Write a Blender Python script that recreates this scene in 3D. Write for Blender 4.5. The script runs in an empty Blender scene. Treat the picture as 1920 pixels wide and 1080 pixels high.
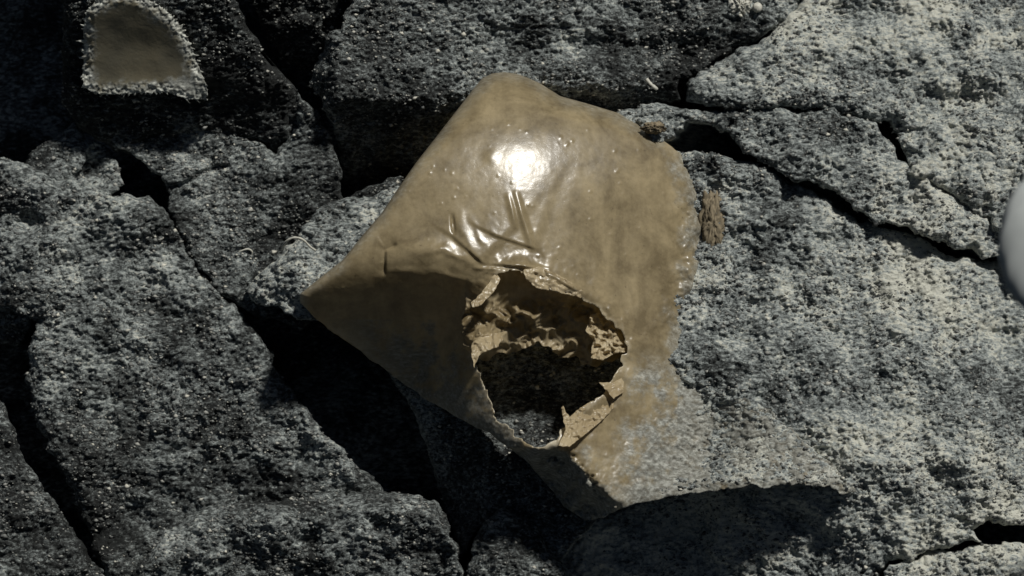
import bpy, math, random
import numpy as np
from mathutils import Vector, Matrix

random.seed(7)
RNG = np.random.default_rng(11)
scene = bpy.context.scene
col = scene.collection

# ------------------------------------------------------------------ units
# The relief is laid out in "units" (u right, y down, w towards the viewer, on a
# rock slope); one unit is 0.1354 mm, so the golden dome is about 10 cm across.
S = 1.354e-4
D = 4430.0                       # distance viewer - slope, in units (0.60 m)
PITCH = math.radians(35.0)       # the viewer looks down at the slope
RIGHT = np.array([1.0, 0.0, 0.0])
UP = np.array([0.0, math.sin(PITCH), math.cos(PITCH)])
OUT = np.array([0.0, -math.cos(PITCH), math.sin(PITCH)])
ORG = np.array([0.0, 0.0, 0.35])

# ------------------------------------------------------------------ camera
cam = bpy.data.cameras.new('camera')
cam.sensor_width = 36.0
cam.lens = 36.0 * D / 1920.0
cam.clip_start = 0.01
cam.clip_end = 60.0
camo = bpy.data.objects.new('camera', cam)
col.objects.link(camo)
camo.location = Vector(ORG + OUT * D * S)
camo.rotation_euler = (math.pi / 2 - PITCH, 0, 0)
scene.camera = camo
cam.dof.use_dof = True
cam.dof.focus_distance = (D - 130) * S
cam.dof.aperture_fstop = 28.0

# ------------------------------------------------------------------ world, sun, exposure
LL = np.array([0.36, 0.71, 0.60]); LL /= np.linalg.norm(LL)      # towards the light: right, up, out
LW = LL[0] * RIGHT + LL[1] * UP + LL[2] * OUT
elev = math.asin(LW[2]); rot = math.atan2(LW[0], LW[1])
world = bpy.data.worlds.new('World'); scene.world = world
world.use_nodes = True
wn = world.node_tree.nodes; wl = world.node_tree.links
for n in list(wn): wn.remove(n)
wo = wn.new('ShaderNodeOutputWorld'); bg = wn.new('ShaderNodeBackground'); sky = wn.new('ShaderNodeTexSky')
sky.sky_type = 'NISHITA'; sky.sun_disc = False
sky.sun_elevation = elev; sky.sun_rotation = rot
bg.inputs['Strength'].default_value = 0.014
wl.new(sky.outputs[0], bg.inputs[0]); wl.new(bg.outputs[0], wo.inputs[0])

sl = bpy.data.lights.new('sun', 'SUN')
sl.energy = 3.6; sl.angle = math.radians(5.0); sl.color = (1.0, 0.975, 0.915)
so = bpy.data.objects.new('sun', sl); col.objects.link(so)
so.location = Vector(ORG + LW * 3)
so.rotation_euler = Vector(LW).to_track_quat('Z', 'Y').to_euler()

scene.view_settings.view_transform = 'Standard'
scene.view_settings.look = 'None'
scene.view_settings.exposure = 0.0
scene.view_settings.gamma = 1.0
scene.view_settings.use_curve_mapping = False
scene.render.engine = 'CYCLES'
scene.cycles.max_bounces = 5

# ------------------------------------------------------------------ noise
PERM = np.random.default_rng(3).permutation(1024).astype(np.int64)
GA = np.random.default_rng(4).random(1024) * 2 * np.pi
GX, GY = np.cos(GA), np.sin(GA)

def gnoise(x, y, seed=0):
    xi = np.floor(x).astype(np.int64); yi = np.floor(y).astype(np.int64)
    xf = x - xi; yf = y - yi
    u = xf * xf * xf * (xf * (xf * 6 - 15) + 10); v = yf * yf * yf * (yf * (yf * 6 - 15) + 10)
    def g(ix, iy, dx, dy):
        h = PERM[(PERM[(PERM[(ix + seed * 57) & 1023] + iy) & 1023] + seed) & 1023]
        return GX[h] * dx + GY[h] * dy
    a = g(xi, yi, xf, yf); b = g(xi + 1, yi, xf - 1, yf)
    c = g(xi, yi + 1, xf, yf - 1); d = g(xi + 1, yi + 1, xf - 1, yf - 1)
    return 1.5 * ((a + (b - a) * u) + ((c + (d - c) * u) - (a + (b - a) * u)) * v)

def fbm(x, y, size, octs=4, gain=0.5, seed=0, sx=1.0):
    out = np.zeros(np.broadcast(x, y).shape); amp = 1.0; f = 1.0 / size
    for o in range(octs):
        out += amp * gnoise(x * f * sx + 13.7 * o, y * f + 7.3 * o, seed + o)
        amp *= gain; f *= 2.03
    return out

def cells(x, y, size, seed=0):
    """distance to nearest and second nearest jittered point: for lumps and chips"""
    xs, ys = x / size, y / size
    xi = np.floor(xs).astype(np.int64); yi = np.floor(ys).astype(np.int64)
    f1 = np.full(xs.shape, 9.0); f2 = np.full(xs.shape, 9.0); idv = np.zeros(xs.shape)
    for dx in (-1, 0, 1):
        for dy in (-1, 0, 1):
            h = PERM[(PERM[(xi + dx + seed * 31) & 1023] + yi + dy) & 1023]
            h2 = PERM[(h + 77) & 1023]
            px = xi + dx + h / 1024.0; py = yi + dy + h2 / 1024.0
            d = np.hypot(px - xs, py - ys)
            near = d < f1
            f2 = np.where(near, f1, np.minimum(f2, d))
            idv = np.where(near, PERM[(h2 + 5) & 1023] / 1024.0, idv)
            f1 = np.where(near, d, f1)
    return f1, f2, idv

def sstep(a, b, x):
    t = np.clip((x - a) / (b - a), 0, 1)
    return t * t * (3 - 2 * t)

def tps(ctrl):
    c = np.array(ctrl, float); n = len(c)
    P = c[:, :2] / 500.0
    def U(r2): return np.where(r2 > 1e-12, r2 * np.log(r2 + 1e-20), 0.0)
    d2 = ((P[:, None] - P[None]) ** 2).sum(-1)
    K = U(d2) + np.eye(n) * 0.003
    Q = np.c_[np.ones(n), P]
    A = np.block([[K, Q], [Q.T, np.zeros((3, 3))]])
    sol = np.linalg.solve(A, np.r_[c[:, 2], 0, 0, 0])
    def f(x, y):
        x = x / 500.0; y = y / 500.0
        out = sol[n] + sol[n + 1] * x + sol[n + 2] * y
        for i in range(n):
            out = out + sol[i] * U((x - P[i, 0]) ** 2 + (y - P[i, 1]) ** 2)
        return out
    return f

def smin(a, b, k):
    h = np.clip(0.5 + 0.5 * (b - a) / k, 0, 1)
    return b + (a - b) * h - k * h * (1 - h)

# ------------------------------------------------------------------ relief meshes
def to_world(px, py, w):
    k = (D - w) / D
    u = (px - 960.0) * k * S; v = (540.0 - py) * k * S
    return ORG + u[:, None] * RIGHT + v[:, None] * UP + (w * S)[:, None] * OUT

def roughen(poly, step, amp, seed, size=40.0):
    p = np.array(poly, float); out = []
    for a, b in zip(p, np.roll(p, -1, 0)):
        n = max(1, int(np.hypot(*(b - a)) / step))
        t = np.arange(n)[:, None] / n
        out.append(a + (b - a) * t)
    q = np.concatenate(out)
    if amp:
        q = q + amp * np.c_[fbm(q[:, 0], q[:, 1], size, 4, 0.6, seed), fbm(q[:, 0] + 333, q[:, 1] + 91, size, 4, 0.6, seed + 9)]
    return q

def smooth_poly(poly, it=2):
    p = np.array(poly, float)
    for _ in range(it):
        q = np.roll(p, -1, 0)
        p = np.stack([0.75 * p + 0.25 * q, 0.25 * p + 0.75 * q], 1).reshape(-1, 2)
    return p

def seg_dist(X, Y, pts, closed=False):
    """distance, and signed side (>0 right-hand of the direction of travel, y down = below for left-to-right)"""
    best = np.full(X.shape, 1e9); side = np.zeros(X.shape); tt = np.zeros(X.shape)
    p = np.array(pts, float); n = len(p); acc = 0.0
    for i in range(n if closed else n - 1):
        a = p[i]; b = p[(i + 1) % n]; d = b - a; L = math.hypot(*d)
        t = np.clip(((X - a[0]) * d[0] + (Y - a[1]) * d[1]) / (L * L), 0, 1)
        ex = X - a[0] - t * d[0]; ey = Y - a[1] - t * d[1]
        r = np.hypot(ex, ey); cr = (d[0] * ey - d[1] * ex) / L
        m = r < best
        best = np.where(m, r, best); side = np.where(m, cr, side); tt = np.where(m, acc + t * L, tt)
        acc += L
    return best, side, tt

def relief(loops, wfun, step=2.6, reach=60.0, back=160.0, rim=None, cap=True, inset=0.0):
    """loops: list of outlines (even-odd). wfun(x, y, d) -> w, d = distance to the outline.
    Returns verts (world), faces(list of arrays), and per-vertex layout coordinates."""
    allp = np.concatenate(loops)
    x0, y0 = allp.min(0) - step * 1.5; x1, y1 = allp.max(0) + step * 1.5
    gx = np.arange(x0, x1 + step, step); gy = np.arange(y0, y1 + step, step)
    nx, ny = len(gx), len(gy)
    X, Y = np.meshgrid(gx, gy)
    dist = np.full(X.shape, reach); NX = X.copy(); NY = Y.copy()
    inc = np.zeros((ny - 1, nx - 1), bool)
    cx = gx[:-1] + step / 2; cy = gy[:-1] + step / 2
    segs = []
    for lp in loops:
        segs.append(np.c_[lp, np.roll(lp, -1, 0)])
    segs = np.concatenate(segs)
    for r in range(ny - 1):                          # scanline fill of cell centres
        yc = cy[r]
        m = (segs[:, 1] <= yc) != (segs[:, 3] <= yc)
        s = segs[m]
        if len(s):
            xs = np.sort(s[:, 0] + (yc - s[:, 1]) / (s[:, 3] - s[:, 1]) * (s[:, 2] - s[:, 0]))
            inc[r] = (np.searchsorted(xs, cx) % 2) == 1
    for ax, ay, bx, by in segs:
        i0 = max(0, int((min(ax, bx) - reach - x0) / step)); i1 = min(nx, int((max(ax, bx) + reach - x0) / step) + 2)
        j0 = max(0, int((min(ay, by) - reach - y0) / step)); j1 = min(ny, int((max(ay, by) + reach - y0) / step) + 2)
        if i1 <= i0 or j1 <= j0: continue
        xx = X[j0:j1, i0:i1]; yy = Y[j0:j1, i0:i1]
        dx, dy = bx - ax, by - ay; L2 = dx * dx + dy * dy + 1e-9
        t = np.clip(((xx - ax) * dx + (yy - ay) * dy) / L2, 0, 1)
        qx = ax + t * dx; qy = ay + t * dy
        d = np.hypot(xx - qx, yy - qy)
        sub = dist[j0:j1, i0:i1]; m = d < sub
        sub[m] = d[m]; NX[j0:j1, i0:i1][m] = qx[m]; NY[j0:j1, i0:i1][m] = qy[m]
    vid = np.arange(ny * nx).reshape(ny, nx)
    a = vid[:-1, :-1][inc]; b = vid[:-1, 1:][inc]; c = vid[1:, 1:][inc]; d_ = vid[1:, :-1][inc]
    quads = np.stack([d_, c, b, a], 1)               # facing the viewer
    cnt = np.zeros(ny * nx, int)
    for k in range(4): np.add.at(cnt, quads[:, k], 1)
    used = cnt > 0; border = used & (cnt < 4)
    xf, yf, df = X.ravel().copy(), Y.ravel().copy(), dist.ravel().copy()
    xf[border] = NX.ravel()[border]; yf[border] = NY.ravel()[border]; df[border] = 0
    remap = -np.ones(ny * nx, int); remap[used] = np.arange(used.sum())
    quads = remap[quads]
    x, y, d = xf[used], yf[used], df[used]
    w = wfun(x, y, d)
    # border edges, directed
    e = np.concatenate([quads[:, [0, 1]], quads[:, [1, 2]], quads[:, [2, 3]], quads[:, [3, 0]]])
    key = e[:, 0].astype(np.int64) * (len(x) + 1) + e[:, 1]
    rkey = e[:, 1].astype(np.int64) * (len(x) + 1) + e[:, 0]
    be = e[~np.isin(key, rkey)]
    faces = [quads]
    bv = np.unique(be); bmap = -np.ones(len(x), int); bmap[bv] = len(x) + np.arange(len(bv))
    bk = back(x[bv], y[bv]) if callable(back) else np.full(len(bv), float(back))
    ctr = np.array([x.mean(), y.mean()])
    bx = x[bv] + (ctr[0] - x[bv]) * inset; by = y[bv] + (ctr[1] - y[bv]) * inset
    bw = w[bv] - bk
    side = np.stack([be[:, 1], be[:, 0], bmap[be[:, 0]], bmap[be[:, 1]]], 1)
    faces.append(side)
    x2 = np.r_[x, bx]; y2 = np.r_[y, by]; w2 = np.r_[w, bw]
    tris = None
    if cap:
        x2 = np.r_[x2, ctr[0]]; y2 = np.r_[y2, ctr[1]]; w2 = np.r_[w2, bw.mean() - 5]
        ci = len(x2) - 1
        tris = np.stack([bmap[be[:, 1]], bmap[be[:, 0]], np.full(len(be), ci)], 1)
    return x2, y2, w2, faces, tris, len(x)

def mesh_from(name, verts, quads, tris=None, smooth=True):
    me = bpy.data.meshes.new(name)
    q = np.concatenate(quads) if isinstance(quads, list) else quads
    nq = len(q); nt = 0 if tris is None else len(tris)
    me.vertices.add(len(verts)); me.vertices.foreach_set('co', np.ascontiguousarray(verts, np.float32).ravel())
    me.loops.add(nq * 4 + nt * 3)
    li = q.ravel() if nt == 0 else np.r_[q.ravel(), tris.ravel()]
    me.loops.foreach_set('vertex_index', li.astype(np.int32))
    me.polygons.add(nq + nt)
    st = np.r_[np.arange(nq) * 4, nq * 4 + np.arange(nt) * 3].astype(np.int32)
    me.polygons.foreach_set('loop_start', st)
    me.polygons.foreach_set('use_smooth', np.full(nq + nt, smooth))
    me.update(calc_edges=True); me.validate()
    return me

def add_attr(me, name, vals):
    at = me.attributes.new(name, 'FLOAT', 'POINT')
    at.data.foreach_set('value', np.ascontiguousarray(vals, np.float32))

def link(name, me, mat, parent=None, origin=None):
    o = bpy.data.objects.new(name, me); col.objects.link(o)
    if mat: me.materials.append(mat)
    if parent is not None: o.parent = parent
    return o

def tag(o, label, cat, group=None, kind=None):
    if label: o['label'] = label
    if cat: o['category'] = cat
    if group: o['group'] = group
    if kind: o['kind'] = kind
    return o

# ------------------------------------------------------------------ materials
def px(n): return 1.0 / (n * S)         # noise scale whose features are about n units wide

class N:
    def __init__(s, name):
        s.m = bpy.data.materials.new(name); s.m.use_nodes = True
        s.t = s.m.node_tree; s.n = s.t.nodes; s.l = s.t.links
        s.b = s.n['Principled BSDF']; s.out = s.n['Material Output']
    def new(s, k, **kw):
        n = s.n.new(k)
        for a, v in kw.items(): setattr(n, a, v)
        return n
    def math(s, op, a, b=None, clamp=False):
        n = s.new('ShaderNodeMath', operation=op); n.use_clamp = clamp
        for i, v in enumerate((a, b)):
            if v is None: continue
            if isinstance(v, (int, float)): n.inputs[i].default_value = v
            else: s.l.new(v, n.inputs[i])
        return n.outputs[0]
    def mapping(s, scale=(1, 1, 1), src='Object'):
        tc = s.new('ShaderNodeTexCoord'); mp = s.new('ShaderNodeMapping')
        mp.inputs['Scale'].default_value = scale
        s.l.new(tc.outputs[src], mp.inputs['Vector']); return mp.outputs[0]
    def noise(s, vec, scale, detail=4, rough=0.6, dist=0.0):
        n = s.new('ShaderNodeTexNoise'); n.inputs['Scale'].default_value = scale
        n.inputs['Detail'].default_value = detail; n.inputs['Roughness'].default_value = rough
        n.inputs['Distortion'].default_value = dist
        s.l.new(vec, n.inputs['Vector']); return n.outputs['Fac']
    def ramp(s, fac, stops):
        n = s.new('ShaderNodeValToRGB'); e = n.color_ramp.elements
        while len(e) > 1: e.remove(e[0])
        e[0].position, e[0].color = stops[0][0], (*stops[0][1], 1)
        for p, c in stops[1:]:
            k = e.new(p); k.color = (*c, 1)
        s.l.new(fac, n.inputs[0]); return n.outputs[0]
    def mix(s, fac, a, b):
        n = s.new('ShaderNodeMix', data_type='RGBA')
        for i, v in ((0, fac), (6, a), (7, b)):
            if isinstance(v, (int, float)): n.inputs[i].default_value = v
            elif isinstance(v, tuple): n.inputs[i].default_value = (*v, 1)
            else: s.l.new(v, n.inputs[i])
        return n.outputs[2]
    def bump(s, h, strength, dist):
        n = s.new('ShaderNodeBump'); n.inputs['Strength'].default_value = strength
        n.inputs['Distance'].default_value = dist
        s.l.new(h, n.inputs['Height']); return n.outputs[0]

def rock_mat(name, bias=0.0, tint=(1.0, 1.0, 1.0)):
    k = N(name)
    v = k.mapping((0.48, 1, 1)); v0 = k.mapping()
    fine = k.noise(v, px(6.5), 5, 0.75)
    mid = k.noise(v0, px(70), 4, 0.6, 0.4)
    big = k.noise(v0, px(300), 3, 0.55)
    f = k.math('ADD', k.math('MULTIPLY', fine, 1.0), k.math('MULTIPLY', k.math('SUBTRACT', mid, 0.5), 0.5))
    f = k.math('ADD', f, k.math('MULTIPLY', k.math('SUBTRACT', big, 0.5), 0.55))
    f = k.math('ADD', f, bias)
    def c(v_): return (v_ * tint[0], v_ * tint[1], v_ * tint[2])
    colr = k.ramp(f, [(0.35, c(0.016)), (0.44, c(0.07)), (0.52, c(0.20)), (0.60, c(0.40)), (0.70, (0.62, 0.62, 0.54))])
    k.l.new(colr, k.b.inputs['Base Color'])
    k.b.inputs['Roughness'].default_value = 0.8
    k.b.inputs['Specular IOR Level'].default_value = 0.25
    h = k.math('ADD', k.noise(v, px(4), 4, 0.75), k.math('MULTIPLY', mid, 0.4))
    k.l.new(k.bump(h, 1.0, 6.0 * S), k.b.inputs['Normal'])
    return k.m

TINT = (0.91, 1.0, 0.98)
M_PALE = rock_mat('pale_dusted_lit_rock', 0.105, TINT)  # dusting, with the brighter lamp light on the right put into the tone
M_GREY = rock_mat('grey_rock', -0.035, TINT)  # grey tone lowered to carry the lamp falloff towards the left
M_MID = rock_mat('dim_grey_rock', -0.05, TINT)  # dim tone, the same falloff of light put in
M_DARK = rock_mat('dark_rock', -0.13, TINT)
M_PED = rock_mat('dark_speckled_rock', -0.085, TINT)

def membrane_mat(name, base, dark, transl=0.32, coat=0.35, rough=0.33, dusty=True, pale=1.0):
    k = N(name)
    v = k.mapping((1, 1, 1)); vs = k.mapping((1.0, 0.25, 0.25))
    mott = k.noise(v, px(90), 5, 0.62, 0.6)
    streak = k.noise(vs, px(26), 4, 0.6)
    fine = k.noise(v, px(9), 4, 0.65)
    f = k.math('ADD', k.math('MULTIPLY', mott, 0.74), k.math('MULTIPLY', streak, 0.26))
    f = k.math('ADD', f, k.math('MULTIPLY', k.math('SUBTRACT', fine, 0.5), 0.22))
    c = k.ramp(f, [(0.37, dark), (0.5, tuple((a + b) / 2 for a, b in zip(base, dark))), (0.63, base)])
    rgh = k.math('ADD', rough - 0.08, k.math('MULTIPLY', fine, 0.16))
    if dusty:
        at = k.new('ShaderNodeAttribute', attribute_name='dust_shade')
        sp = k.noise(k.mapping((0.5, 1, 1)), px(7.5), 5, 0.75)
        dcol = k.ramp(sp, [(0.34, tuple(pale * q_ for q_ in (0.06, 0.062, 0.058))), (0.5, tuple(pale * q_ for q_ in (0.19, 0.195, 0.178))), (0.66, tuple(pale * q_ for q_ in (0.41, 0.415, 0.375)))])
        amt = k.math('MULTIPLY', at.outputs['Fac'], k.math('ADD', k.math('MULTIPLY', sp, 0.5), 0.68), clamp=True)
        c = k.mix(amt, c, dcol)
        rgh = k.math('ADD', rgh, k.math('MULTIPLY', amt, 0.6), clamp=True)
    if dusty:
        ae = k.new('ShaderNodeAttribute', attribute_name='edge')
        c = k.mix(k.math('MULTIPLY', ae.outputs['Fac'], 0.5), c, (0.58, 0.51, 0.37))
    spk = k.noise(v, px(6), 3, 0.6)
    c = k.mix(k.math('MULTIPLY', k.math('GREATER_THAN', spk, 0.70), 0.5), c, tuple(0.35 * q_ for q_ in dark))
    k.l.new(c, k.b.inputs['Base Color'])
    k.l.new(rgh, k.b.inputs['Roughness'])
    k.b.inputs['Specular IOR Level'].default_value = 0.17
    k.b.inputs['Coat Weight'].default_value = coat
    if dusty: k.l.new(k.math('MULTIPLY', k.math('SUBTRACT', 1.0, amt), coat), k.b.inputs['Coat Weight'])
    k.b.inputs['Coat Roughness'].default_value = 0.305
    h = k.math('ADD', k.math('MULTIPLY', fine, 0.6), k.math('MULTIPLY', k.noise(v, px(30), 3, 0.5), 0.8))
    nb = k.bump(h, 0.17, 6 * S)
    k.l.new(nb, k.b.inputs['Normal'])
    tr = k.new('ShaderNodeBsdfTranslucent')
    warm = k.new('ShaderNodeMix', data_type='RGBA', blend_type='MULTIPLY')
    warm.inputs[0].default_value = 1.0; k.l.new(c, warm.inputs[6]); warm.inputs[7].default_value = (1.35, 1.28, 1.02, 1)
    k.l.new(warm.outputs[2], tr.inputs['Color'])
    ms = k.new('ShaderNodeMixShader'); ms.inputs[0].default_value = transl
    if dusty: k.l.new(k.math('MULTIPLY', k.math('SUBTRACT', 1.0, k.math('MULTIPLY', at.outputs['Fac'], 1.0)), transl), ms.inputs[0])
    k.l.new(k.b.outputs[0], ms.inputs[1]); k.l.new(tr.outputs[0], ms.inputs[2])
    k.l.new(ms.outputs[0], k.out.inputs['Surface'])
    return k.m

M_GOLD = membrane_mat('golden_membrane', (0.45, 0.362, 0.212), (0.215, 0.168, 0.093), 0.34, 0.9, 0.2)
M_LINING = membrane_mat('crumpled_lining', (0.48, 0.40, 0.26), (0.22, 0.165, 0.085), 0.3, 0.3, 0.3, False)
M_FLAP = membrane_mat('torn_membrane', (0.56, 0.47, 0.31), (0.38, 0.30, 0.18), 0.3, 0.3, 0.28, False)
M_PATCH = membrane_mat('olive_film', (0.245, 0.215, 0.145), (0.20, 0.185, 0.135), 0.1, 0.0, 0.6, True, 2.0)

def plain_mat(name, colr, rough=0.6, spec=0.4, vary=0.25, size=14, sss=0.0):
    k = N(name); v = k.mapping()
    f = k.noise(v, px(size), 4, 0.6)
    lo = tuple(c * (1 - vary) for c in colr); hi = tuple(c * (1 + vary) for c in colr)
    k.l.new(k.ramp(f, [(0.3, lo), (0.7, hi)]), k.b.inputs['Base Color'])
    k.b.inputs['Roughness'].default_value = rough
    k.b.inputs['Specular IOR Level'].default_value = spec
    return k.m
M_SPONGE = plain_mat('pale_sponge_skin', (0.46, 0.485, 0.475), 0.75, 0.2, 0.05, 120)
M_TUBE = plain_mat('pale_tube', (0.50, 0.49, 0.43), 0.6, 0.3)
M_GRIT = None

# ------------------------------------------------------------------ setting: seabed
def seabed_w(x, y, d=None):
    f1, f2, idv = cells(x + 30 * fbm(x, y, 160, 2, 0.5, 5), y, 420, 3)
    outside = np.maximum(np.maximum(-60 - x, x - 1980), np.maximum(-60 - y, y - 1140))
    rise = sstep(0, 420, outside)
    base = -340 + 0.30 * (y - 540) + 230 * rise * (1 - 0.8 * sstep(500, 100, x) * sstep(700, 300, y))
    return base + rise * (110 * (idv - 0.4) - 90 * sstep(0.16, 0.0, f2 - f1)) + 26 * fbm(x, y, 190, 5, 0.55, 2) + 3.5 * fbm(x, y, 14, 2, 0.6, 8)

xg = np.arange(-2600, 4540, 17.0); yg = np.arange(-2200, 3300, 17.0)
X, Y = np.meshgrid(xg, yg); nx_, ny_ = len(xg), len(yg)
vid = np.arange(nx_ * ny_).reshape(ny_, nx_)
q = np.stack([vid[1:, :-1].ravel(), vid[1:, 1:].ravel(), vid[:-1, 1:].ravel(), vid[:-1, :-1].ravel()], 1)
me = mesh_from('seabed', to_world(X.ravel(), Y.ravel(), seabed_w(X.ravel(), Y.ravel())), [q])
tag(link('seabed', me, M_MID), None, None, kind='structure')

# ------------------------------------------------------------------ form of the golden dome (the rocks around it follow its foot)
_ys = np.arange(60, 1100); _sl = np.interp(_ys, [60, 140, 200, 285, 350, 515, 650, 850, 1000], [1.7, 1.25, 0.80, 0.44, 0.29, 0.22, 0.2, 0.3, 0.34])
_F = np.cumsum(_sl); _F = _F - np.interp(285, _ys, _F) + 150
_xs = np.arange(480, 1420); _sx = np.interp(_xs, [480, 565, 700, 850, 980, 1090, 1200, 1300, 1400], [0.25, 0.13, 0.05, -0.02, -0.22, -0.40, -0.47, -0.62, -0.8])
_G = np.cumsum(_sx); _G = _G - np.interp(980, _xs, _G)
RIDGE = [(520, 540), (620, 516), (700, 506), (800, 504), (880, 512), (935, 560), (970, 640), (996, 760), (1010, 836), (1062, 842), (1106, 892), (1158, 950), (1230, 1030)]
OUT_L = [(562, 566), (563, 551), (600, 521), (642, 488), (680, 441), (716, 399), (746, 354), (780, 305), (820, 254), (858, 205), (888, 166), (904, 147), (922, 138), (945, 135), (968, 138), (990, 146), (1014, 157), (1050, 180), (1100, 194), (1160, 212), (1202, 236), (1240, 261)]
OUT_R = [(1276, 286), (1296, 330), (1309, 375), (1314, 430), (1311, 490), (1300, 530), (1290, 565), (1282, 600), (1277, 640), (1290, 676), (1325, 704), (1385, 740), (1450, 784), (1510, 830), (1565, 880), (1612, 926), (1560, 914), (1480, 908), (1400, 912), (1320, 920), (1250, 932), (1196, 944), (1158, 956)]
FOOT_R = [(1276, 286), (1296, 330), (1309, 375), (1314, 430), (1311, 490), (1300, 530), (1290, 565), (1282, 600), (1277, 640), (1286, 676), (1302, 712), (1318, 765), (1322, 815), (1292, 866), (1240, 905), (1196, 930), (1158, 952)]
OUT_B = [(1132, 972), (1096, 975), (1056, 950), (1018, 900), (990, 866), (955, 838), (918, 812), (880, 794), (832, 768), (790, 745), (740, 706), (690, 670), (640, 634), (600, 604)]
HOLE = [(888, 682), (882, 640), (879, 604), (882, 574), (898, 558), (920, 538), (932, 514), (950, 506), (975, 505), (984, 522), (1004, 537), (1048, 543), (1085, 556), (1106, 571), (1132, 586), (1155, 612), (1172, 640), (1178, 658), (1166, 668), (1160, 688), (1148, 714), (1124, 738), (1096, 760), (1072, 784), (1056, 804), (1046, 822), (1030, 829), (1002, 836), (982, 824), (950, 800), (934, 788), (923, 770), (918, 745), (905, 715), (895, 692)]

def dome_base(x, y):
    a = np.interp(y, _ys, _F) + np.interp(x, _xs, _G)
    jag = sstep(815, 850, y)
    dist, side, tt = seg_dist(x + jag * 9 * fbm(x, y, 42, 4, 0.6, 91), y + jag * 9 * fbm(x + 70, y, 42, 4, 0.6, 92), RIDGE)
    s = np.where(side > 0, dist, -dist)                  # >0 below / left of the ridge
    k = 17.0 - 12.0 * sstep(790, 840, y)
    sp = k * np.log1p(np.exp(np.clip(s / k, -30, 30)))
    return a - 1.22 * sp

# ------------------------------------------------------------------ rocks
SURF = []          # (x, y, w) samples of every rock surface, for the grit
def rock(label, poly, wf, mat, name='flat_rock', R=34.0, drop=1.0, amp=1.0, grain=1.0, seed=1, back=170.0, edge=8.5, step=2.2, cat='rock', lump=1.0):
    lp = roughen(poly, 5.0, edge, seed, 46)
    f = tps(wf) if isinstance(wf, list) else wf
    def wfun(x, y, d):
        Rn = R * (1 + 0.45 * fbm(x, y, 70, 3, 0.6, seed + 3))
        t = np.clip(1 - d / Rn, 0, 1)
        w = f(x, y) - drop * Rn * (1 - np.sqrt(1 - np.minimum(t, 0.995) ** 2))
        w = w + amp * (23 * fbm(x, y, 190, 3, 0.55, seed) + 10.0 * fbm(x, y, 60, 3, 0.6, seed + 1))
        f1, f2, idv = cells(x + 9 * gnoise(x / 22, y / 22, seed), y + 9 * gnoise(x / 22 + 50, y / 22, seed), 46, seed)
        w = w + lump * (7.0 * (idv - 0.5) * sstep(0, 0.22, f2 - f1))
        hh = 3.2 * fbm(x * 0.8 + 400, y, 150, 4, 0.6, seed + 15); fr = hh - np.floor(hh)
        w = w + amp * 4.5 * (np.floor(hh) + sstep(0.0, 0.12, fr) - hh)
        f1, f2, idv = cells(x * 0.7 + 3 * gnoise(x / 9, y / 9, seed + 4), y, 8.5, seed + 2)
        w = w + grain * (5.6 * (0.55 - f1) * (idv > 0.4) + 2.7 * fbm(x * 0.55, y, 8, 2, 0.75, seed + 6) + 1.6 * fbm(x * 0.7, y, 22, 2, 0.6, seed + 8))
        w = w + grain * 1.0 * RNG.standard_normal(x.shape)
        return w
    xs, ys, ws, faces, tris, nfront = relief([lp], wfun, step, 70.0, back, inset=0.04)
    me = mesh_from(name, to_world(xs, ys, ws), faces, tris)
    o = link(name, me, mat)
    tag(o, label, cat)
    SURF.append((xs[:nfront], ys[:nfront], ws[:nfront]))
    return o

XL, XR, YT, YB = -330, 2250, -300, 1380

# big pale slab on the right that the dome grows on
_or = np.array([p for p in FOOT_R if p[1] < 700], float)
foot = [(x + 14, y, float(dome_base(np.array([x]), np.array([y]))[0]) - 9) for x, y in _or[::2]] + [(x - 90, y, float(dome_base(np.array([x - 90.0]), np.array([y]))[0]) - 75) for x, y in _or[::3]]
main_f = tps(foot + [(1240, 270, 5), (1450, 325, 12), (1600, 430, 38), (1780, 500, 36), (1950, 510, 0), (2250, 540, -30), (1450, 480, 45),
              (1500, 610, 98), (1650, 700, 138), (1900, 700, 100), (2250, 800, 40), (1450, 780, 165), (1620, 930, 212),
              (1850, 930, 195), (1520, 1000, 160), (1300, 1000, 40), (1380, 1080, 95), (1150, 1000, 0), (1000, 1200, 0), (1560, 1200, 170), (1800, 990, 200), (1650, 1060, 205), (2250, 1000, 160), (1000, 1000, 50)])
rock('large pale dusty slab filling the right side, beside the golden dome',
     [(1180, 300), (1230, 284), (1290, 283), (1340, 288), (1420, 313), (1475, 336), (1540, 366), (1610, 416), (1700, 438), (1780, 474), (1900, 500), (XR, 560),
      (XR, 985), (1930, 985), (1850, 975), (1832, 992), (1842, 1012), (1760, 1030), (1670, 1055), (1640, 1085), (1640, YB), (960, YB), (1010, 1080), (1060, 980), (1140, 950), (1205, 860), (1212, 640), (1190, 450)],
     main_f, M_PALE, seed=21, R=26, back=230)
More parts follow.
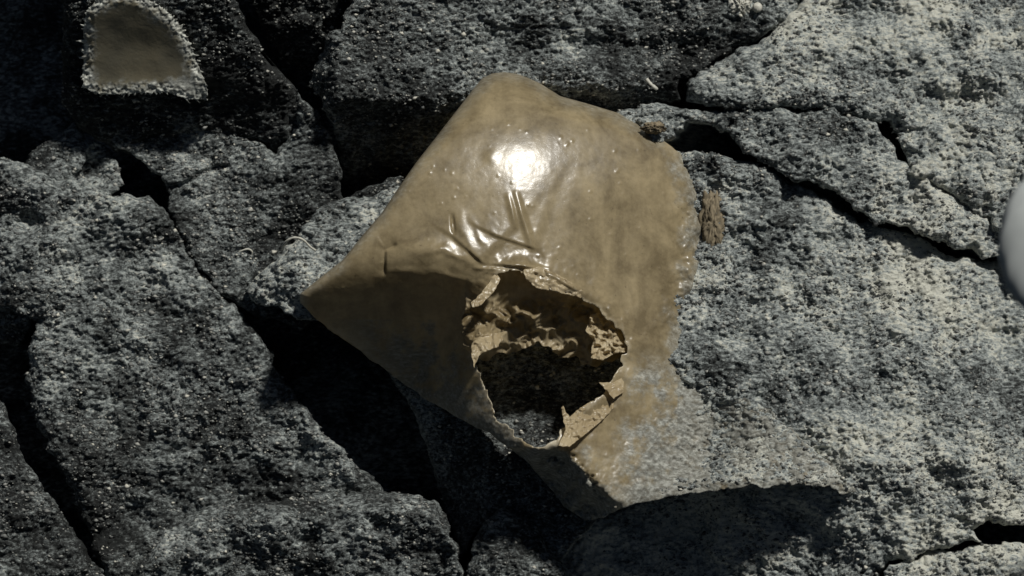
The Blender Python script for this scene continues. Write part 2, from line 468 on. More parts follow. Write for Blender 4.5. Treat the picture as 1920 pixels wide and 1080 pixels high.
# wedge under the dome's lower right edge
_dl = lambda x, y, o: (x, y, float(dome_base(np.array([float(x)]), np.array([float(y)]))[0]) + o)
wedge_f = tps([_dl(1200, 640, -70), _dl(1310, 712, -5), _dl(1326, 765, -6), _dl(1330, 815, -6), _dl(1298, 870, -7), _dl(1245, 908, -7), _dl(1220, 760, -45), _dl(1220, 850, -35), _dl(1110, 780, -60),
               (1400, 740, 158), (1520, 835, 194), (1612, 923, 215), (1560, 908, 226), (1400, 905, 238), (1150, 960, 205)])
rock('grey rock wedge under the lower right edge of the dome, black shadow below it',
     [(1190, 600), (1285, 668), (1400, 735), (1500, 820), (1570, 880), (1616, 924), (1560, 909), (1470, 905), (1400, 909), (1320, 912), (1250, 925), (1155, 948), (1130, 905), (1150, 850), (1202, 760), (1206, 650)],
     wedge_f, M_PALE, name='rock_wedge', seed=33, R=10, drop=0.8, amp=0.35, back=120, edge=3.0)
# ledge above it
rock('narrow overhanging rock ledge above the crack, right of the dome',
     [(1120, 240), (1165, 207), (1200, 196), (1310, 201), (1450, 206), (1570, 206), (1640, 228), (1668, 258), (1690, 300), (1740, 335), (1830, 390), (1950, 430), (2000, 500), (1880, 490), (1790, 462), (1710, 432), (1640, 420), (1570, 362), (1490, 334), (1420, 304), (1380, 272), (1352, 240), (1290, 232), (1262, 262), (1225, 272), (1150, 300)],
     [(1170, 205, 0), (1300, 205, 20), (1450, 210, 15), (1600, 215, 12), (1690, 300, 18), (1850, 400, 18), (1950, 470, 28), (1700, 400, 44), (1550, 330, 36), (1400, 270, 38), (1250, 250, 36), (1150, 280, 20)],
     M_PALE, name='rock_ledge', seed=41, R=18, back=150)
# upper right slab
rock('broad pale slab in the upper right corner with a dark dent',
     [(1495, 0), (1560, YT), (XR, YT), (XR, 600), (1900, 520), (1860, 420), (1760, 352), (1700, 322), (1700, 290), (1665, 232), (1570, 204), (1450, 203), (1330, 198), (1290, 190), (1280, 158), (1335, 122), (1400, 86), (1470, 45)],
     lambda x, y, f=tps([(1490, 10, -70), (1300, 160, 0), (1600, 200, 2), (1700, 300, 10), (1900, 450, 60), (1900, 200, -20), (1900, 0, -110), (1600, -300, -250), (2250, -300, -260), (2250, 500, 40), (1600, 100, -40)]):
         f(x, y) - 42 * np.exp(-((x - 1610) / 75) ** 2 - ((y - 28) / 30) ** 2) - 22 * np.exp(-((x - 1800) / 80) ** 2 - ((y - 190) / 22) ** 2) - 30 * np.exp(-((x - 1700) / 28) ** 2 - ((y - 250) / 22) ** 2),
     M_PALE, seed=52, R=30, back=190)
# top centre boulder
def top_f(x, y):
    a = -25 + 0.24 * (y - 150) - 0.03 * (x - 900) - 26 * np.exp(-((y - 92 - 0.03 * (x - 1200)) / 26) ** 2) * sstep(880, 1120, x)
    edge_y = np.interp(x, [600, 700, 820, 900, 1200], [188, 190, 188, 165, 150])
    b = -16 - 1.35 * (y - edge_y)
    c = -25 + 1.6 * (x - 632 + 0.12 * (y - 60))
    return smin(smin(a, b, 14), c, 16)
rock('dark boulder behind the top of the dome, its underside black',
     [(690, YT), (1560, YT), (1498, 0), (1472, 42), (1400, 82), (1335, 118), (1280, 152), (1275, 196), (1180, 206), (1150, 330), (1000, 420), (800, 420), (735, 360), (690, 366), (646, 371), (638, 320), (618, 245), (603, 190), (582, 150), (598, 105), (614, 66), (640, 56), (656, 0)],
     top_f, M_GREY, name='boulder', seed=61, R=16, back=150, grain=1.35, amp=0.8)
# rocks at the upper left
def hang_f(x, y):
    yy = np.maximum(y, -110)
    a = -45 - 0.60 * (yy - 100) + 0.05 * (x - 300) + 0.25 * np.minimum(y + 110, 0)
    line = np.interp(y, [-700, 0, 90, 170, 210], [380, 428, 478, 535, 575])
    c = a + 0.4 * (line - x) + 8
    return smin(a + 14, np.maximum(c, -400) + 14, 10)
rock('black rock with a downward face carrying the olive patch, upper left',
     [(40, -620), (60, -300), (108, -120), (120, 0), (116, 190), (150, 236), (215, 282), (290, 262), (350, 244), (430, 250), (485, 268), (512, 290), (556, 262), (585, 218), (560, 180), (530, 150), (482, 84), (440, 5), (400, -300), (380, -620)],  # top extended out of view to cast shade on the upper left gap
     hang_f, M_DARK, name='boulder', seed=71, R=20, back=170, amp=0.6)
rock('dark block between the black rock and the top boulder',
     [(455, YT), (700, YT), (668, 0), (648, 50), (620, 60), (600, 110), (570, 130), (530, 110), (500, 60), (470, 0)],
     [(470, -300, -200), (690, -300, -200), (560, 30, -190), (640, 50, -190), (560, 130, -280)], M_DARK, name='boulder', seed=77, R=24, back=120)
rock('grey slab with a fine V-shaped crack, left of the dome and behind it',
     [(205, 270), (260, 300), (300, 332), (316, 380), (348, 462), (402, 540), (440, 575), (560, 620), (700, 500), (760, 330), (645, 372), (640, 320), (612, 240), (590, 205), (555, 170), (560, 240), (515, 286), (480, 262), (430, 240), (350, 232), (290, 252)],
     lambda x, y, f=tps([(320, 400, -95), (640, 370, -48), (420, 545, -62), (560, 250, -78), (350, 250, -130), (250, 280, -130), (600, 200, -62), (640, 310, -45), (500, 400, -80), (700, 500, -70)]):
         f(x, y) - 16 * np.exp(-(seg_dist(x, y, [(322, 352), (345, 345), (372, 328), (425, 310)])[0] / 5.5) ** 2),
     M_MID, seed=83, R=14, back=150, amp=0.7)
rock('small rounded grey stone wedged in the gap at upper left',
     [(45, 318), (62, 290), (92, 258), (122, 236), (152, 230), (164, 250), (160, 285), (138, 335), (80, 345)],
     [(50, 310, -150), (120, 240, -150), (160, 250, -160), (140, 330, -120), (70, 335, -125)], M_MID, name='stone', seed=91, R=22, back=90, amp=0.4, cat='stone')
rock('small dark angular stone touching the rounded stone at upper left',
     [(118, 345), (130, 300), (165, 262), (196, 272), (216, 300), (235, 345), (200, 370), (140, 368)],
     [(120, 340, -110), (165, 265, -145), (216, 300, -150), (235, 345, -115), (160, 320, -150), (150, 360, -110)], M_MID, name='stone', seed=93, R=14, back=90, amp=1.2, cat='stone')
# left slab
rock('large grey slab on the left, split from its neighbour by a diagonal crack',
     [(XL, 260), (0, 300), (62, 312), (110, 336), (165, 350), (215, 366), (285, 372), (316, 398), (344, 470), (396, 544), (428, 562), (452, 590), (492, 628), (520, 690), (560, 752), (610, 812), (660, 862), (728, 925), (760, 960), (600, 1010), (400, 1060), (300, 1160), (195, 1160), (186, 1060), (166, 990), (140, 920), (104, 868), (68, 800), (52, 720), (52, 650), (76, 606), (30, 590), (-10, 575), (XL, 600)],
     lambda x, y, f=tps([(-300, 300, -150), (0, 310, -95), (300, 380, -72), (430, 560, -40), (500, 650, 0), (640, 840, 10), (720, 930, -20), (350, 700, -15), (60, 620, -60), (60, 800, -45), (200, 900, -20), (400, 930, -8), (200, 1080, -5), (150, 500, -62)]):
         f(x, y) - 45 * np.exp(-((x - 52) / 26) ** 2 - ((y - 412) / 28) ** 2) - 18 * np.exp(-((x - 150) / 60) ** 2 - ((y - 775) / 30) ** 2) - 14 * np.exp(-(seg_dist(x, y, [(330, 850), (400, 800), (440, 765)])[0] / 13) ** 2) + 14 * np.exp(-((x - 10) / 60) ** 2 - ((y - 370) / 25) ** 2),
     M_GREY, seed=101, R=26, back=190)
rock('grey rock in the lower left corner, beyond the dark crevice',
     [(XL, 690), (-20, 742), (8, 765), (34, 832), (72, 900), (128, 985), (170, 1040), (196, 1090), (190, YB), (XL, YB)],
     [(-300, 700, -60), (0, 760, -35), (130, 985, -5), (190, 1090, 15), (-300, 1300, 40), (150, 1300, 45)], M_GREY, seed=111, R=28, back=170)
rock('rough block at the left edge under the dark hollow',
     [(XL, 560), (-20, 560), (20, 575), (60, 592), (66, 612), (40, 640), (25, 650), (-30, 640), (XL, 660)],
     [(-300, 600, -150), (0, 580, -110), (60, 600, -105), (20, 650, -160)], M_MID, name='rock', seed=115, R=16, back=80)
def bottom_f(x, y):
    t = y - np.interp(x, [150, 230, 262, 310, 372, 440, 520, 690, 760, 812, 842, 880], [1180, 1110, 1050, 995, 956, 943, 936, 920, 926, 934, 968, 1080])
    wd = 34 + 12 * fbm(x, y, 90, 3, 0.5, 7)
    a = 40 + 0.04 * (x - 500) + 1.25 * t
    return smin(a, 40 + 0.04 * (x - 500) + 1.25 * wd - 0.22 * (t - wd), 16)
rock('flat-topped grey slab along the bottom edge, left of centre',
     [(225, 1120), (262, 1050), (310, 995), (372, 956), (440, 943), (520, 936), (600, 928), (690, 920), (760, 926), (812, 934), (842, 968), (856, 1020), (872, 1080), (880, YB), (150, YB), (190, 1180)],
     bottom_f, M_GREY, seed=121, R=9, back=210, amp=0.8)
rock('small pointed rock at the bottom edge below the dome',
     [(938, 948), (975, 966), (1012, 992), (1042, 1040), (1075, 1090), (1100, YB), (870, YB), (878, 1060), (892, 1008), (912, 975)],
     [(940, 950, 95), (1040, 1040, 95), (880, 1050, 100), (960, 1080, 125), (900, 1300, 160), (1090, 1300, 150)], M_MID, name='rock', seed=131, R=16, back=150)
# pale rock behind the dome's left edge
rock('pale rough rock poking out from behind the left edge of the dome',
     [(460, 545), (478, 520), (530, 478), (570, 425), (590, 398), (640, 372), (680, 368), (745, 350), (820, 420), (760, 560), (640, 600), (580, 600), (540, 588), (500, 572), (470, 562)],
     [(465, 545, 22), (560, 590, 72), (600, 400, -8), (700, 365, -12), (760, 540, 100), (640, 500, 66), (520, 500, 30)], M_PALE, name='rock', seed=141, R=24, back=110, edge=7)
# rock the dome stands on, inside and below it
rock('dark rock pedestal in shadow under the golden dome',
     [(770, 470), (1180, 430), (1210, 700), (1140, 900), (1130, 960), (1090, 1010), (1040, 1060), (980, 985), (935, 960), (890, 1000), (862, 1060), (846, 1000), (828, 930), (805, 850), (770, 760), (700, 660), (680, 560)],
     [(780, 480, -40), (1170, 450, -40), (1000, 600, -20), (1000, 720, 15), (1000, 785, 42), (1000, 812, 72), (1000, 845, 98), (1000, 880, 95), (820, 800, 0), (830, 930, -25), (900, 900, 45), (1010, 960, 75), (1100, 930, 95), (1150, 800, 80), (1150, 650, 20), (740, 650, -60), (860, 1040, 0)],
     M_GREY, name='rock_pedestal', seed=151, R=14, back=150, amp=0.6, edge=5)
rock('flat pale slab in the bottom right corner',
     [(1650, 1072), (1700, 1050), (1780, 1030), (1850, 1022), (1950, 1020), (XR, 1010), (XR, YB), (1655, YB)],
     [(1650, 1072, 200), (1850, 1022, 180), (2200, 1010, 160), (1650, 1380, 300), (2200, 1380, 270)], M_PALE, seed=161, R=16, back=200)

# ------------------------------------------------------------------ golden dome
def crease(x, y, pts, h, width, fall=60.0, grow=0.18):
    """raised sheet edge: the sheet left of the direction of travel (above it) overlaps the one below"""
    dist, side, tt = seg_dist(x, y, pts)
    L = sum(math.hypot(b[0] - a[0], b[1] - a[1]) for a, b in zip(pts, pts[1:]))
    fade = sstep(0, grow * L, tt) * (1 - sstep(0.85 * L, L, tt))
    s = -side
    prof = sstep(-width, width * 0.4, s) * np.exp(-np.maximum(s, 0) / fall)
    onseg = np.exp(-(np.maximum(dist - np.abs(side), 0) / 6) ** 2)
    return h * fade * prof * onseg

def rdg(x, y, pts, h, width):
    dist, side, tt = seg_dist(x, y, pts)
    L = sum(math.hypot(b[0] - a[0], b[1] - a[1]) for a, b in zip(pts, pts[1:]))
    return h * np.exp(-(dist / width) ** 2) * (0.35 + 0.65 * np.sin(np.pi * np.clip(tt / L, 0, 1)))

PIMP = [(random.uniform(640, 1280), random.uniform(230, 860), random.uniform(1.2, 2.6)) for _ in range(190)]
def smax(a, b, k): return -smin(-a, -b, k)
def film_amount(x, y):
    return sstep(110, 175, x - 1100 + 0.0 * y) * sstep(610, 690, y)
def dome_w(x, y, d):
    w = dome_base(x, y)
    fa = film_amount(x, y)
    _, sr, _ = seg_dist(x, y, RIDGE[-5:])
    fa = fa * (sr < 0)
    w = np.where(fa > 0, w + fa * (smax(w, wedge_f(x, y) + 4, 26) - w), w)
    dl, _, _ = seg_dist(x, y, OUT_L)
    R = 20.0 + 28.0 * sstep(330, 160, y); t = np.clip(1 - dl / R, 0, 1)
    w = w - 1.15 * R * (1 - np.sqrt(1 - np.minimum(t, 0.995) ** 2))
    dr, _, _ = seg_dist(x, y, OUT_R)
    w = w - (7 - 4 * fa) * np.exp(-dr / 9.0)
    db, _, _ = seg_dist(x, y, [OUT_R[-1]] + OUT_B + [OUT_L[0]])
    w = w - 10 * np.exp(-db / 12.0)
    # folds
    w = w + crease(x, y, [(796, 412), (846, 440), (914, 500)], 7, 5.5, 75, 0.85) + crease(x, y, [(868, 410), (930, 442), (1016, 470)], 4, 4.0, 70, 0.5)
    w = w + crease(x, y, [(905, 494), (940, 496), (985, 500), (1040, 520), (1100, 556)], 5, 5, 14)
    w = w + crease(x, y, [(722, 520), (722, 470), (748, 458)], -7, 3, 12)
    w = w - rdg(x, y, [(848, 404), (851, 436)], 7, 3.2)
    w = w + rdg(x, y, [(953, 366), (960, 392), (966, 424)], 3.6, 5) + rdg(x, y, [(968, 362), (978, 400), (988, 430), (997, 464)], 5.5, 6)
    w = w + 9 * np.exp(-((x - 800) / 62) ** 2 - ((y - 478) / 34) ** 2)
    for pts, hh, wd_ in (([(905, 498), (850, 474), (765, 468)], 4.0, 10), ([(908, 494), (876, 445), (852, 396)], 1.8, 10), ([(934, 502), (908, 456), (884, 412)], 1.4, 9), ([(888, 530), (820, 514), (735, 508)], 3.5, 9), ([(1040, 520), (1030, 480), (1000, 440)], 2.4, 11), ([(1110, 565), (1120, 520), (1105, 470)], 2.2, 13), ([(1176, 650), (1215, 640), (1262, 650)], 2.6, 10), ([(1160, 700), (1200, 712), (1240, 742)], 2.4, 9)):
        w = w + rdg(x + 7 * fbm(x, y, 40, 2, 0.5, 95), y + 7 * fbm(x + 31, y, 40, 2, 0.5, 96), pts, hh, wd_)
    for yy, xx, hh in ((505, 930, 4), (513, 950, 3.5), (498, 985, 4)):
        w = w + rdg(x, y, [(xx - 40, yy - 3), (xx, yy), (xx + 45, yy + 6)], hh, 3.6)
    dh, _, _ = seg_dist(x, y, [(975, 505), (1004, 535), (1048, 541), (1085, 554), (1132, 584), (1172, 640)])
    w = w + 6 * np.exp(-((dh - 12) / 13) ** 2)
    dh2, _, _ = seg_dist(x, y, HOLE, True)
    w = w + 2.2 * np.exp(-dh2 / 30) * fbm(x, y, 26, 3, 0.6, 5)
    w = w + 1.9 * np.exp(-((x - 921) ** 2 + (y - 294) ** 2) / 13.0 ** 2)  # bump added to catch a second, smaller lamp highlight
    # soft dents and wrinkles, glossy crumples at the right rim
    w = w + 3.0 * fbm(x, y, 240, 2, 0.5, 31) + 0.28 * fbm(x, y, 34, 2, 0.5, 32) + 0.07 * fbm(x, y, 9, 2, 0.6, 36)
    rim = sstep(75, 5, dr) * sstep(330, 400, y) * sstep(690, 560, y)
    w = w + rim * (7 * fbm(x, y, 60, 4, 0.6, 33) - 8 * np.abs(fbm(x, y, 46, 3, 0.55, 34)))
    low = sstep(700, 860, y) * sstep(1060, 1180, x) + sstep(40, 5, db) * 0.5
    gr = sstep(700, 800, y) * sstep(1180, 1330, x)
    w = w + gr * (4.2 * fbm(x * 0.6, y, 10, 2, 0.75, 71) + 3.0 * fbm(x * 0.7, y, 40, 3, 0.6, 74) + 1.0 * RNG.standard_normal(x.shape))
    w = w + low * (2.6 * fbm(x, y, 44, 5, 0.62, 35))
    dn, sn, _ = seg_dist(x + 9 * fbm(x, y, 42, 4, 0.6, 91), y + 9 * fbm(x + 70, y, 42, 4, 0.6, 92), RIDGE[-5:])
    w = w - 1.6 * np.maximum(np.where(sn > 0, dn, 0) - 1, 0) * sstep(838, 856, y)
    for cx_, cy_, r in PIMP:
        m = (np.abs(x - cx_) < 14) & (np.abs(y - cy_) < 14)
        w[m] += 0.5 * r * np.exp(-((x[m] - cx_) ** 2 + (y[m] - cy_) ** 2) / (r * r * 1.3))
    return w

dome = bpy.data.objects.new('golden_dome', None); col.objects.link(dome)
dome.empty_display_size = 0.02
dome.location = Vector(to_world(np.array([1020.0]), np.array([860.0]), np.array([200.0]))[0])
bpy.context.view_layer.update()
INV = dome.matrix_world.inverted()
tag(dome, 'smooth golden tent-shaped dome with a torn hole, stuck to the rock', 'egg case')

def part(name, me, mat, root=dome):
    o = link(name, me, mat, root)
    o.matrix_parent_inverse = Matrix.Translation(-root.location)
    return o

outer = roughen(OUT_L + OUT_R + OUT_B, 6, 0, 0)
mv = np.c_[fbm(outer[:, 0], outer[:, 1], 34, 4, 0.6, 5), fbm(outer[:, 0] + 333, outer[:, 1] + 91, 34, 4, 0.6, 14)]
am = sstep(2, 40, seg_dist(outer[:, 0], outer[:, 1], OUT_L)[0]) * (2.2 + 7.0 * sstep(680, 740, outer[:, 1]) * sstep(1280, 1340, outer[:, 0]))
outer = outer + mv * am[:, None]
hole = roughen(HOLE, 4, 6.5, 9, 24)
def back_fn(x, y):
    dh, _, _ = seg_dist(x, y, HOLE, True)
    do = seg_dist(x, y, OUT_L + OUT_R + OUT_B, True)[0]
    return np.where(dh < do, 7.0, np.where(seg_dist(x, y, OUT_R)[0] < 12, 40.0, 130.0))
xs, ys, ws, faces, tris, nf = relief([outer, hole], dome_w, 2.2, 40.0, back_fn, cap=False, inset=0.0)
me = mesh_from('membrane', to_world(xs, ys, ws), faces)
dr = seg_dist(xs, ys, OUT_R)[0]; db = seg_dist(xs, ys, OUT_B)[0]
n30 = fbm(xs, ys, 46, 5, 0.68, 44)
dust_shade = 0.75 * sstep(46, 0, dr - 22 * n30) * sstep(250, 300, ys) * sstep(760, 660, ys)
df = seg_dist(xs, ys, FOOT_R[-9:])[0] * np.where((xs > 1270) | (ys > 915), 0.0, 1.0)
dust_shade = np.maximum(dust_shade, np.clip(sstep(150, 30, df - 70 * n30), 0, 1) * sstep(1090, 1200, xs) * sstep(640, 720, ys))
dust_shade = np.maximum(dust_shade, 0.75 * sstep(55, 5, db - 26 * n30) * sstep(640, 740, xs))
dust_shade = np.maximum(dust_shade, 0.5 * sstep(30, 0, seg_dist(xs, ys, OUT_L)[0] - 8 * n30))
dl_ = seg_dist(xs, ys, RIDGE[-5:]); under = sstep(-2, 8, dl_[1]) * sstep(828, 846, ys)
dust_shade = np.maximum(dust_shade, under * (xs > 900))  # opaque grey put over the tongue to darken it as shade, not sediment
dust_shade = np.maximum(dust_shade, 0.8 * sstep(105, 20, db - 70 * n30) * sstep(600, 760, xs) * (ys > 600))
add_attr(me, 'dust_shade', np.clip(dust_shade, 0, 1))
add_attr(me, 'edge', sstep(9, 1.5, seg_dist(xs, ys, hole, True)[0] - 5 * n30))
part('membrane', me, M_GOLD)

# crumpled lining hanging inside the upper half of the hole
def lining_w(x, y, d):
    depth = 40 + 0.50 * (y - 540)
    depth -= 62 * np.exp(-((x - 1132) / 36) ** 2 - ((y - 636) / 40) ** 2)
    depth -= 48 * np.exp(-((x - 905) / 30) ** 2 - ((y - 640) / 22) ** 2)
    depth -= 30 * np.exp(-((x - 985) / 42) ** 2 - ((y - 590) / 13) ** 2)
    cr = sstep(545, 590, y)
    xx = x + 10 * gnoise(x / 30, y / 30, 3); yy = y + 10 * gnoise(x / 30 + 9, y / 30, 4)
    lum = cr * (14 - 34 * np.abs(gnoise(xx / 44, yy / 38, 51)) - 15 * np.abs(gnoise(xx / 19 + 3, yy / 15, 53)) + 3 * gnoise(xx / 7, yy / 7, 54))
    return np.interp(y, _ys, _F) + np.interp(x, _xs, _G) - depth + lum + 3 * fbm(x, y, 60, 3, 0.5, 52)
lin = roughen([(868, 590), (876, 545), (915, 500), (985, 488), (1060, 520), (1120, 560), (1180, 625), (1190, 672), (1165, 664), (1150, 676), (1118, 688), (1092, 682), (1076, 668), (1052, 672), (1030, 655), (1010, 640), (992, 652), (966, 662), (938, 664), (912, 676), (890, 668), (866, 650)], 5, 5.0, 14, 18)
xs, ys, ws, faces, tris, nf = relief([lin], lining_w, 2.2, 20.0, 3.0, cap=False)
me = mesh_from('inner_lining', to_world(xs, ys, ws), faces)
part('inner_lining', me, M_LINING)

# torn flaps round the hole
def flap(poly, lift, tilt=(0.0, 0.0), crump=3.0, seed=1, curl=0.0, sub=4.0, mat=None, name='torn_flap'):
    p = np.array(poly, float); c = p.mean(0)
    lp = roughen(p, 4, 1.6, seed, 12)
    def wf(x, y, d):
        return np.interp(y, _ys, _F) + np.interp(x, _xs, _G) + lift + tilt[0] * (x - c[0]) + tilt[1] * (y - c[1]) + crump * fbm(x, y, 22, 3, 0.6, seed) - crump * np.abs(fbm(x, y, 16, 2, 0.6, seed + 7)) - curl * np.exp(-d / sub)
    xs, ys, ws, faces, tris, nf = relief([lp], wf, 1.6, 15.0, 2.2, cap=False)
    me = mesh_from(name, to_world(xs, ys, ws), faces)
    return part(name, me, mat or M_FLAP)
flap([(1046, 836), (1060, 806), (1052, 764), (1056, 760), (1068, 782), (1090, 762), (1112, 752), (1130, 748), (1158, 730), (1164, 750), (1136, 782), (1100, 812), (1068, 838)], 6, (0.05, 0.5), 6, 3)
flap([(1122, 716), (1148, 718), (1172, 704), (1168, 736), (1150, 748), (1140, 736)], 9, (-0.1, 0.4), 3, 4)
flap([(884, 644), (902, 628), (934, 624), (944, 636), (930, 652), (908, 660), (898, 668), (889, 690), (884, 668)], 2, (0.1, 0.5), 6, 5)
flap([(930, 508), (938, 524), (926, 548), (902, 572), (886, 578), (882, 568), (904, 548), (918, 528)], 6, (-0.1, 0.2), 3, 6)
flap([(980, 506), (1010, 500), (1050, 516), (1096, 546), (1112, 566), (1080, 556), (1040, 546), (1004, 540), (986, 524)], 9, (0.0, -0.1), 4, 8)
flap([(1108, 590), (1130, 584), (1156, 612), (1172, 644), (1176, 660), (1150, 664), (1130, 676), (1108, 672), (1112, 640), (1098, 620)], -12, (0.15, 0.25), 12, 10)

# ------------------------------------------------------------------ olive patch on the black rock
pat = roughen(smooth_poly([(165, 10), (215, -14), (262, -8), (306, 14), (340, 50), (361, 92), (374, 130), (388, 162), (390, 186), (350, 186), (310, 170), (260, 174), (200, 178), (170, 172), (154, 160), (158, 100), (156, 50)], 1), 1.6, 0, 3)
spik = 13 * np.maximum(fbm(pat[:, 0], pat[:, 1], 5, 2, 0.8, 8), 0) ** 1.3
cpt = np.array([265.0, 95.0]); dv = pat - cpt; dv /= np.linalg.norm(dv, axis=1)[:, None]
pat = pat + dv * spik[:, None]
def pat_w(x, y, d):
    return hang_f(x, y) + 27 + 4 * sstep(0, 20, d) - 9 * np.exp(-((x - 262) / 85) ** 2 - ((y - 92) / 60) ** 2) - 3 * np.exp(-d / 5) + 12 * np.exp(-d / 13) * sstep(120, 165, y) + 1.5 * fbm(x, y, 70, 2, 0.5, 61) + sstep(26, 4, d) * 3.2 * fbm(x, y, 9, 3, 0.7, 62)
xs, ys, ws, faces, tris, nf = relief([pat], pat_w, 1.7, 100.0, 26.0, cap=True)
me = mesh_from('encrusting_film', to_world(xs, ys, ws), faces, tris)
dst = seg_dist(xs, ys, pat, True)[0] 
corner = np.exp(-((xs - 355) / 45) ** 2 - ((ys - 165) / 26) ** 2) * 30
add_attr(me, 'dust_shade', np.clip(sstep(30, 3, dst - 15 * fbm(xs, ys, 26, 4, 0.65, 63) - corner), 0, 1))
o = link('encrusting_film', me, M_PATCH)
tag(o, 'dim olive patch with a frayed pale rim on the black rock, upper left', 'sponge')

# ------------------------------------------------------------------ pale smooth blob at the right edge
th = np.linspace(0, 2 * np.pi, 73)[:-1]; ph = np.linspace(0, np.pi, 40)
V = []; 
for p_ in ph:
    V.append(np.c_[np.cos(th) * np.sin(p_), np.sin(th) * np.sin(p_), np.full(72, np.cos(p_))])
V = np.concatenate(V)
lob = 1 + 0.05 * fbm(V[:, 0] * 3 + 5, V[:, 1] * 3 + V[:, 2] * 2, 2.0, 3, 0.5, 71)
bx_ = 1985 + 112 * V[:, 0] * lob; by_ = 458 + 152 * V[:, 1] * lob; bw_ = 1500 + 30 * V[:, 2] * lob
vid = np.arange(len(V)).reshape(40, 72)
q = np.stack([vid[:-1], np.roll(vid[:-1], -1, 1), np.roll(vid[1:], -1, 1), vid[1:]], -1).reshape(-1, 4)[:, ::-1]
sponge = bpy.data.objects.new('stalked_sponge', None); col.objects.link(sponge); sponge.empty_display_size = 0.02
sponge.location = Vector(to_world(np.array([2330.0]), np.array([700.0]), np.array([40.0]))[0])
tag(sponge, 'smooth pale grey blob cut off by the right edge of the picture', 'sponge')
part('head', mesh_from('head', to_world(bx_, by_, bw_), [q]), M_SPONGE, sponge)
SPONGE_STALK = [(2330, 700, 20), (2310, 690, 300), (2260, 640, 700), (2160, 560, 1150), (2040, 480, 1470)]
# ------------------------------------------------------------------ small tubes, bead, tuft
def tube_mesh(name, pts, r0, r1=None, seg=8):
    p = np.array(pts, float); n = len(p); r1 = r0 if r1 is None else r1
    for _ in range(2):
        q_ = [p[0]]
        for a, b in zip(p, p[1:]): q_ += [0.75 * a + 0.25 * b, 0.25 * a + 0.75 * b]
        q_.append(p[-1]); p = np.array(q_)
    n = len(p); T = np.gradient(p, axis=0); T /= np.linalg.norm(T, axis=1)[:, None] + 1e-9
    A = np.cross(T, [0.1, 0.2, 1.0]); A /= np.linalg.norm(A, axis=1)[:, None] + 1e-9
    B = np.cross(T, A); rr = np.linspace(r0, r1, n) * (1 + 0.12 * RNG.standard_normal(n))
    rr[0] *= 0.4; rr[-1] *= 0.4
    a_ = np.arange(seg) * 2 * np.pi / seg
    P = p[:, None] + rr[:, None, None] * (np.cos(a_)[None, :, None] * A[:, None] + np.sin(a_)[None, :, None] * B[:, None])
    P = P.reshape(-1, 3); vid = np.arange(n * seg).reshape(n, seg)
    q_ = np.stack([vid[:-1], np.roll(vid[:-1], -1, 1), np.roll(vid[1:], -1, 1), vid[1:]], -1).reshape(-1, 4)
    return mesh_from(name, to_world(P[:, 0], P[:, 1], P[:, 2]), [q_])
part('stalk', tube_mesh('stalk', SPONGE_STALK, 40, 30, 18), M_SPONGE, sponge)
o = link('worm_tube', tube_mesh('worm_tube', [(528, 468, 40), (534, 454, 62), (548, 445, 72), (562, 446, 70), (572, 452, 66), (580, 462, 56), (592, 470, 48)], 2.4, 2.0), M_TUBE)
tag(o, 'thin arched pale tube on the pale rock left of the dome', 'worm tube')
o = link('worm_tube', tube_mesh('worm_tube', [(1212, 148, -26), (1220, 158, -22), (1233, 168, -22)], 3.4, 3.0), M_TUBE)
tag(o, 'short pale stick lying on the dark boulder right of the dome top', 'worm tube')
o = link('worm_tube', tube_mesh('worm_tube', [(443, 478, -78), (452, 470, -70), (466, 466, -68), (474, 472, -72), (470, 482, -78)], 1.8, 1.6), M_TUBE)
tag(o, 'tiny curled pale tube on the grey cracked slab', 'worm tube')

def lump(name, c, r, mat, label, cat, rough=0.15, seed=1):
    v = []; 
    t2 = np.linspace(0, 2 * np.pi, 65)[:-1]; p2 = np.linspace(0, np.pi, 36)
    for p_ in p2: v.append(np.c_[np.cos(t2) * np.sin(p_), np.sin(t2) * np.sin(p_), np.full(64, np.cos(p_))])
    v = np.concatenate(v)
    l_ = 1 + rough * fbm(v[:, 0] * 2 + seed, v[:, 1] * 2 + v[:, 2] * 1.7, 0.8, 5, 0.75, seed)
    P = np.array(c) + v * np.array(r) * l_[:, None]
    vid = np.arange(len(v)).reshape(36, 64)
    q_ = np.stack([vid[:-1], np.roll(vid[:-1], -1, 1), np.roll(vid[1:], -1, 1), vid[1:]], -1).reshape(-1, 4)[:, ::-1]
    return tag(link(name, mesh_from(name, to_world(P[:, 0], P[:, 1], P[:, 2]), [q_]), mat), label, cat)
lump('bead', (1420, 14, -64), (9.5, 9.5, 9.5), M_TUBE, 'small round pale bead on the dark boulder near the top edge', 'sponge', 0.05, 3)
lump('tuft', (1388, 8, -70), (15, 17, 8), M_TUBE, 'small ragged pale tuft beside the round bead at the top edge', 'sponge', 0.6, 5)
M_TUFT = plain_mat('brown_tuft', (0.20, 0.165, 0.11), 0.8, 0.2, 0.5, 9)
lump('tuft', (1338, 418, 40), (24, 52, 10), M_TUFT, 'brown fuzzy tuft on the slab touching the right rim of the dome', 'debris', 0.3, 8)
lump('tuft', (1226, 240, 48), (20, 10, 12), M_TUFT, 'small brown crumb at the upper right rim of the dome', 'debris', 0.35, 9)

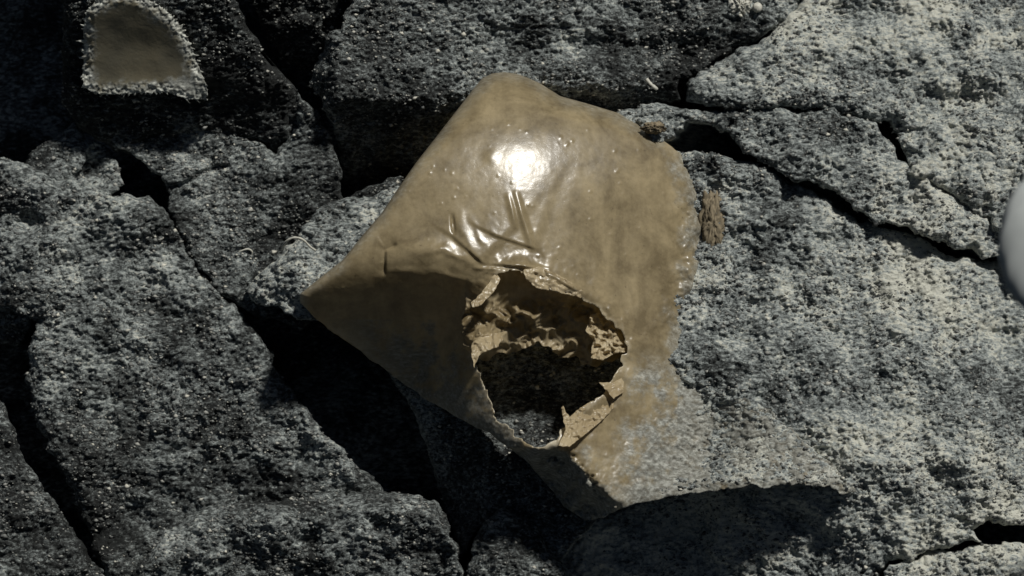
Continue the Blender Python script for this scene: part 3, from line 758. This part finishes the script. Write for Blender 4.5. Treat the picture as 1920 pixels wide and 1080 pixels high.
# ------------------------------------------------------------------ grit: loose grains of sediment on every rock
def build_grit(n):
    X_ = np.concatenate([s[0] for s in SURF]); Y_ = np.concatenate([s[1] for s in SURF]); W_ = np.concatenate([s[2] for s in SURF])
    ok = (X_ > -120) & (X_ < 2040) & (Y_ > -120) & (Y_ < 1200)
    X_, Y_, W_ = X_[ok], Y_[ok], W_[ok]
    dens = sstep(-0.5, 0.6, fbm(X_, Y_, 120, 3, 0.6, 81)) + 0.1
    pick = RNG.choice(len(X_), n, p=dens / dens.sum())
    c = np.c_[X_[pick], Y_[pick], W_[pick]]
    r = 1.1 + 1.1 * RNG.gamma(1.2, 0.9, n); r = np.minimum(r, 5.5)
    base = np.array([(1, 0, 0), (-1, 0, 0), (0, 1, 0), (0, -1, 0), (0, 0, 1), (0, 0, -1)], float)
    tri = np.array([(0, 2, 4), (2, 1, 4), (1, 3, 4), (3, 0, 4), (2, 0, 5), (1, 2, 5), (3, 1, 5), (0, 3, 5)])[:, ::-1]
    P = base[None] * r[:, None, None] * RNG.uniform(0.6, 1.25, (n, 6, 1)) * np.array([1.35, 0.85, 0.9])
    ang = RNG.uniform(-0.5, 0.5, n); ca, sa = np.cos(ang)[:, None], np.sin(ang)[:, None]
    P = np.stack([P[:, :, 0] * ca - P[:, :, 1] * sa, P[:, :, 0] * sa + P[:, :, 1] * ca, P[:, :, 2]], -1) + c[:, None]
    P = P.reshape(-1, 3)
    T = (tri[None] + 6 * np.arange(n)[:, None, None]).reshape(-1, 3)
    me = mesh_from('sediment_grit', to_world(P[:, 0], P[:, 1], P[:, 2]), np.zeros((0, 4), int), T, smooth=True)
    add_attr(me, 'tone', np.repeat(RNG.random(n), 6))
    return me
k = N('sediment_grain')
at = k.new('ShaderNodeAttribute', attribute_name='tone')
k.l.new(k.ramp(at.outputs['Fac'], [(0.0, (0.03, 0.032, 0.03)), (0.5, (0.12, 0.125, 0.12)), (0.9, (0.30, 0.30, 0.275)), (1.0, (0.58, 0.56, 0.48))]), k.b.inputs['Base Color'])
k.b.inputs['Roughness'].default_value = 0.7
tag(link('sediment_grit', build_grit(42000), k.m), 'loose pale and dark grains of sediment on the rocks', 'sediment', kind='stuff')
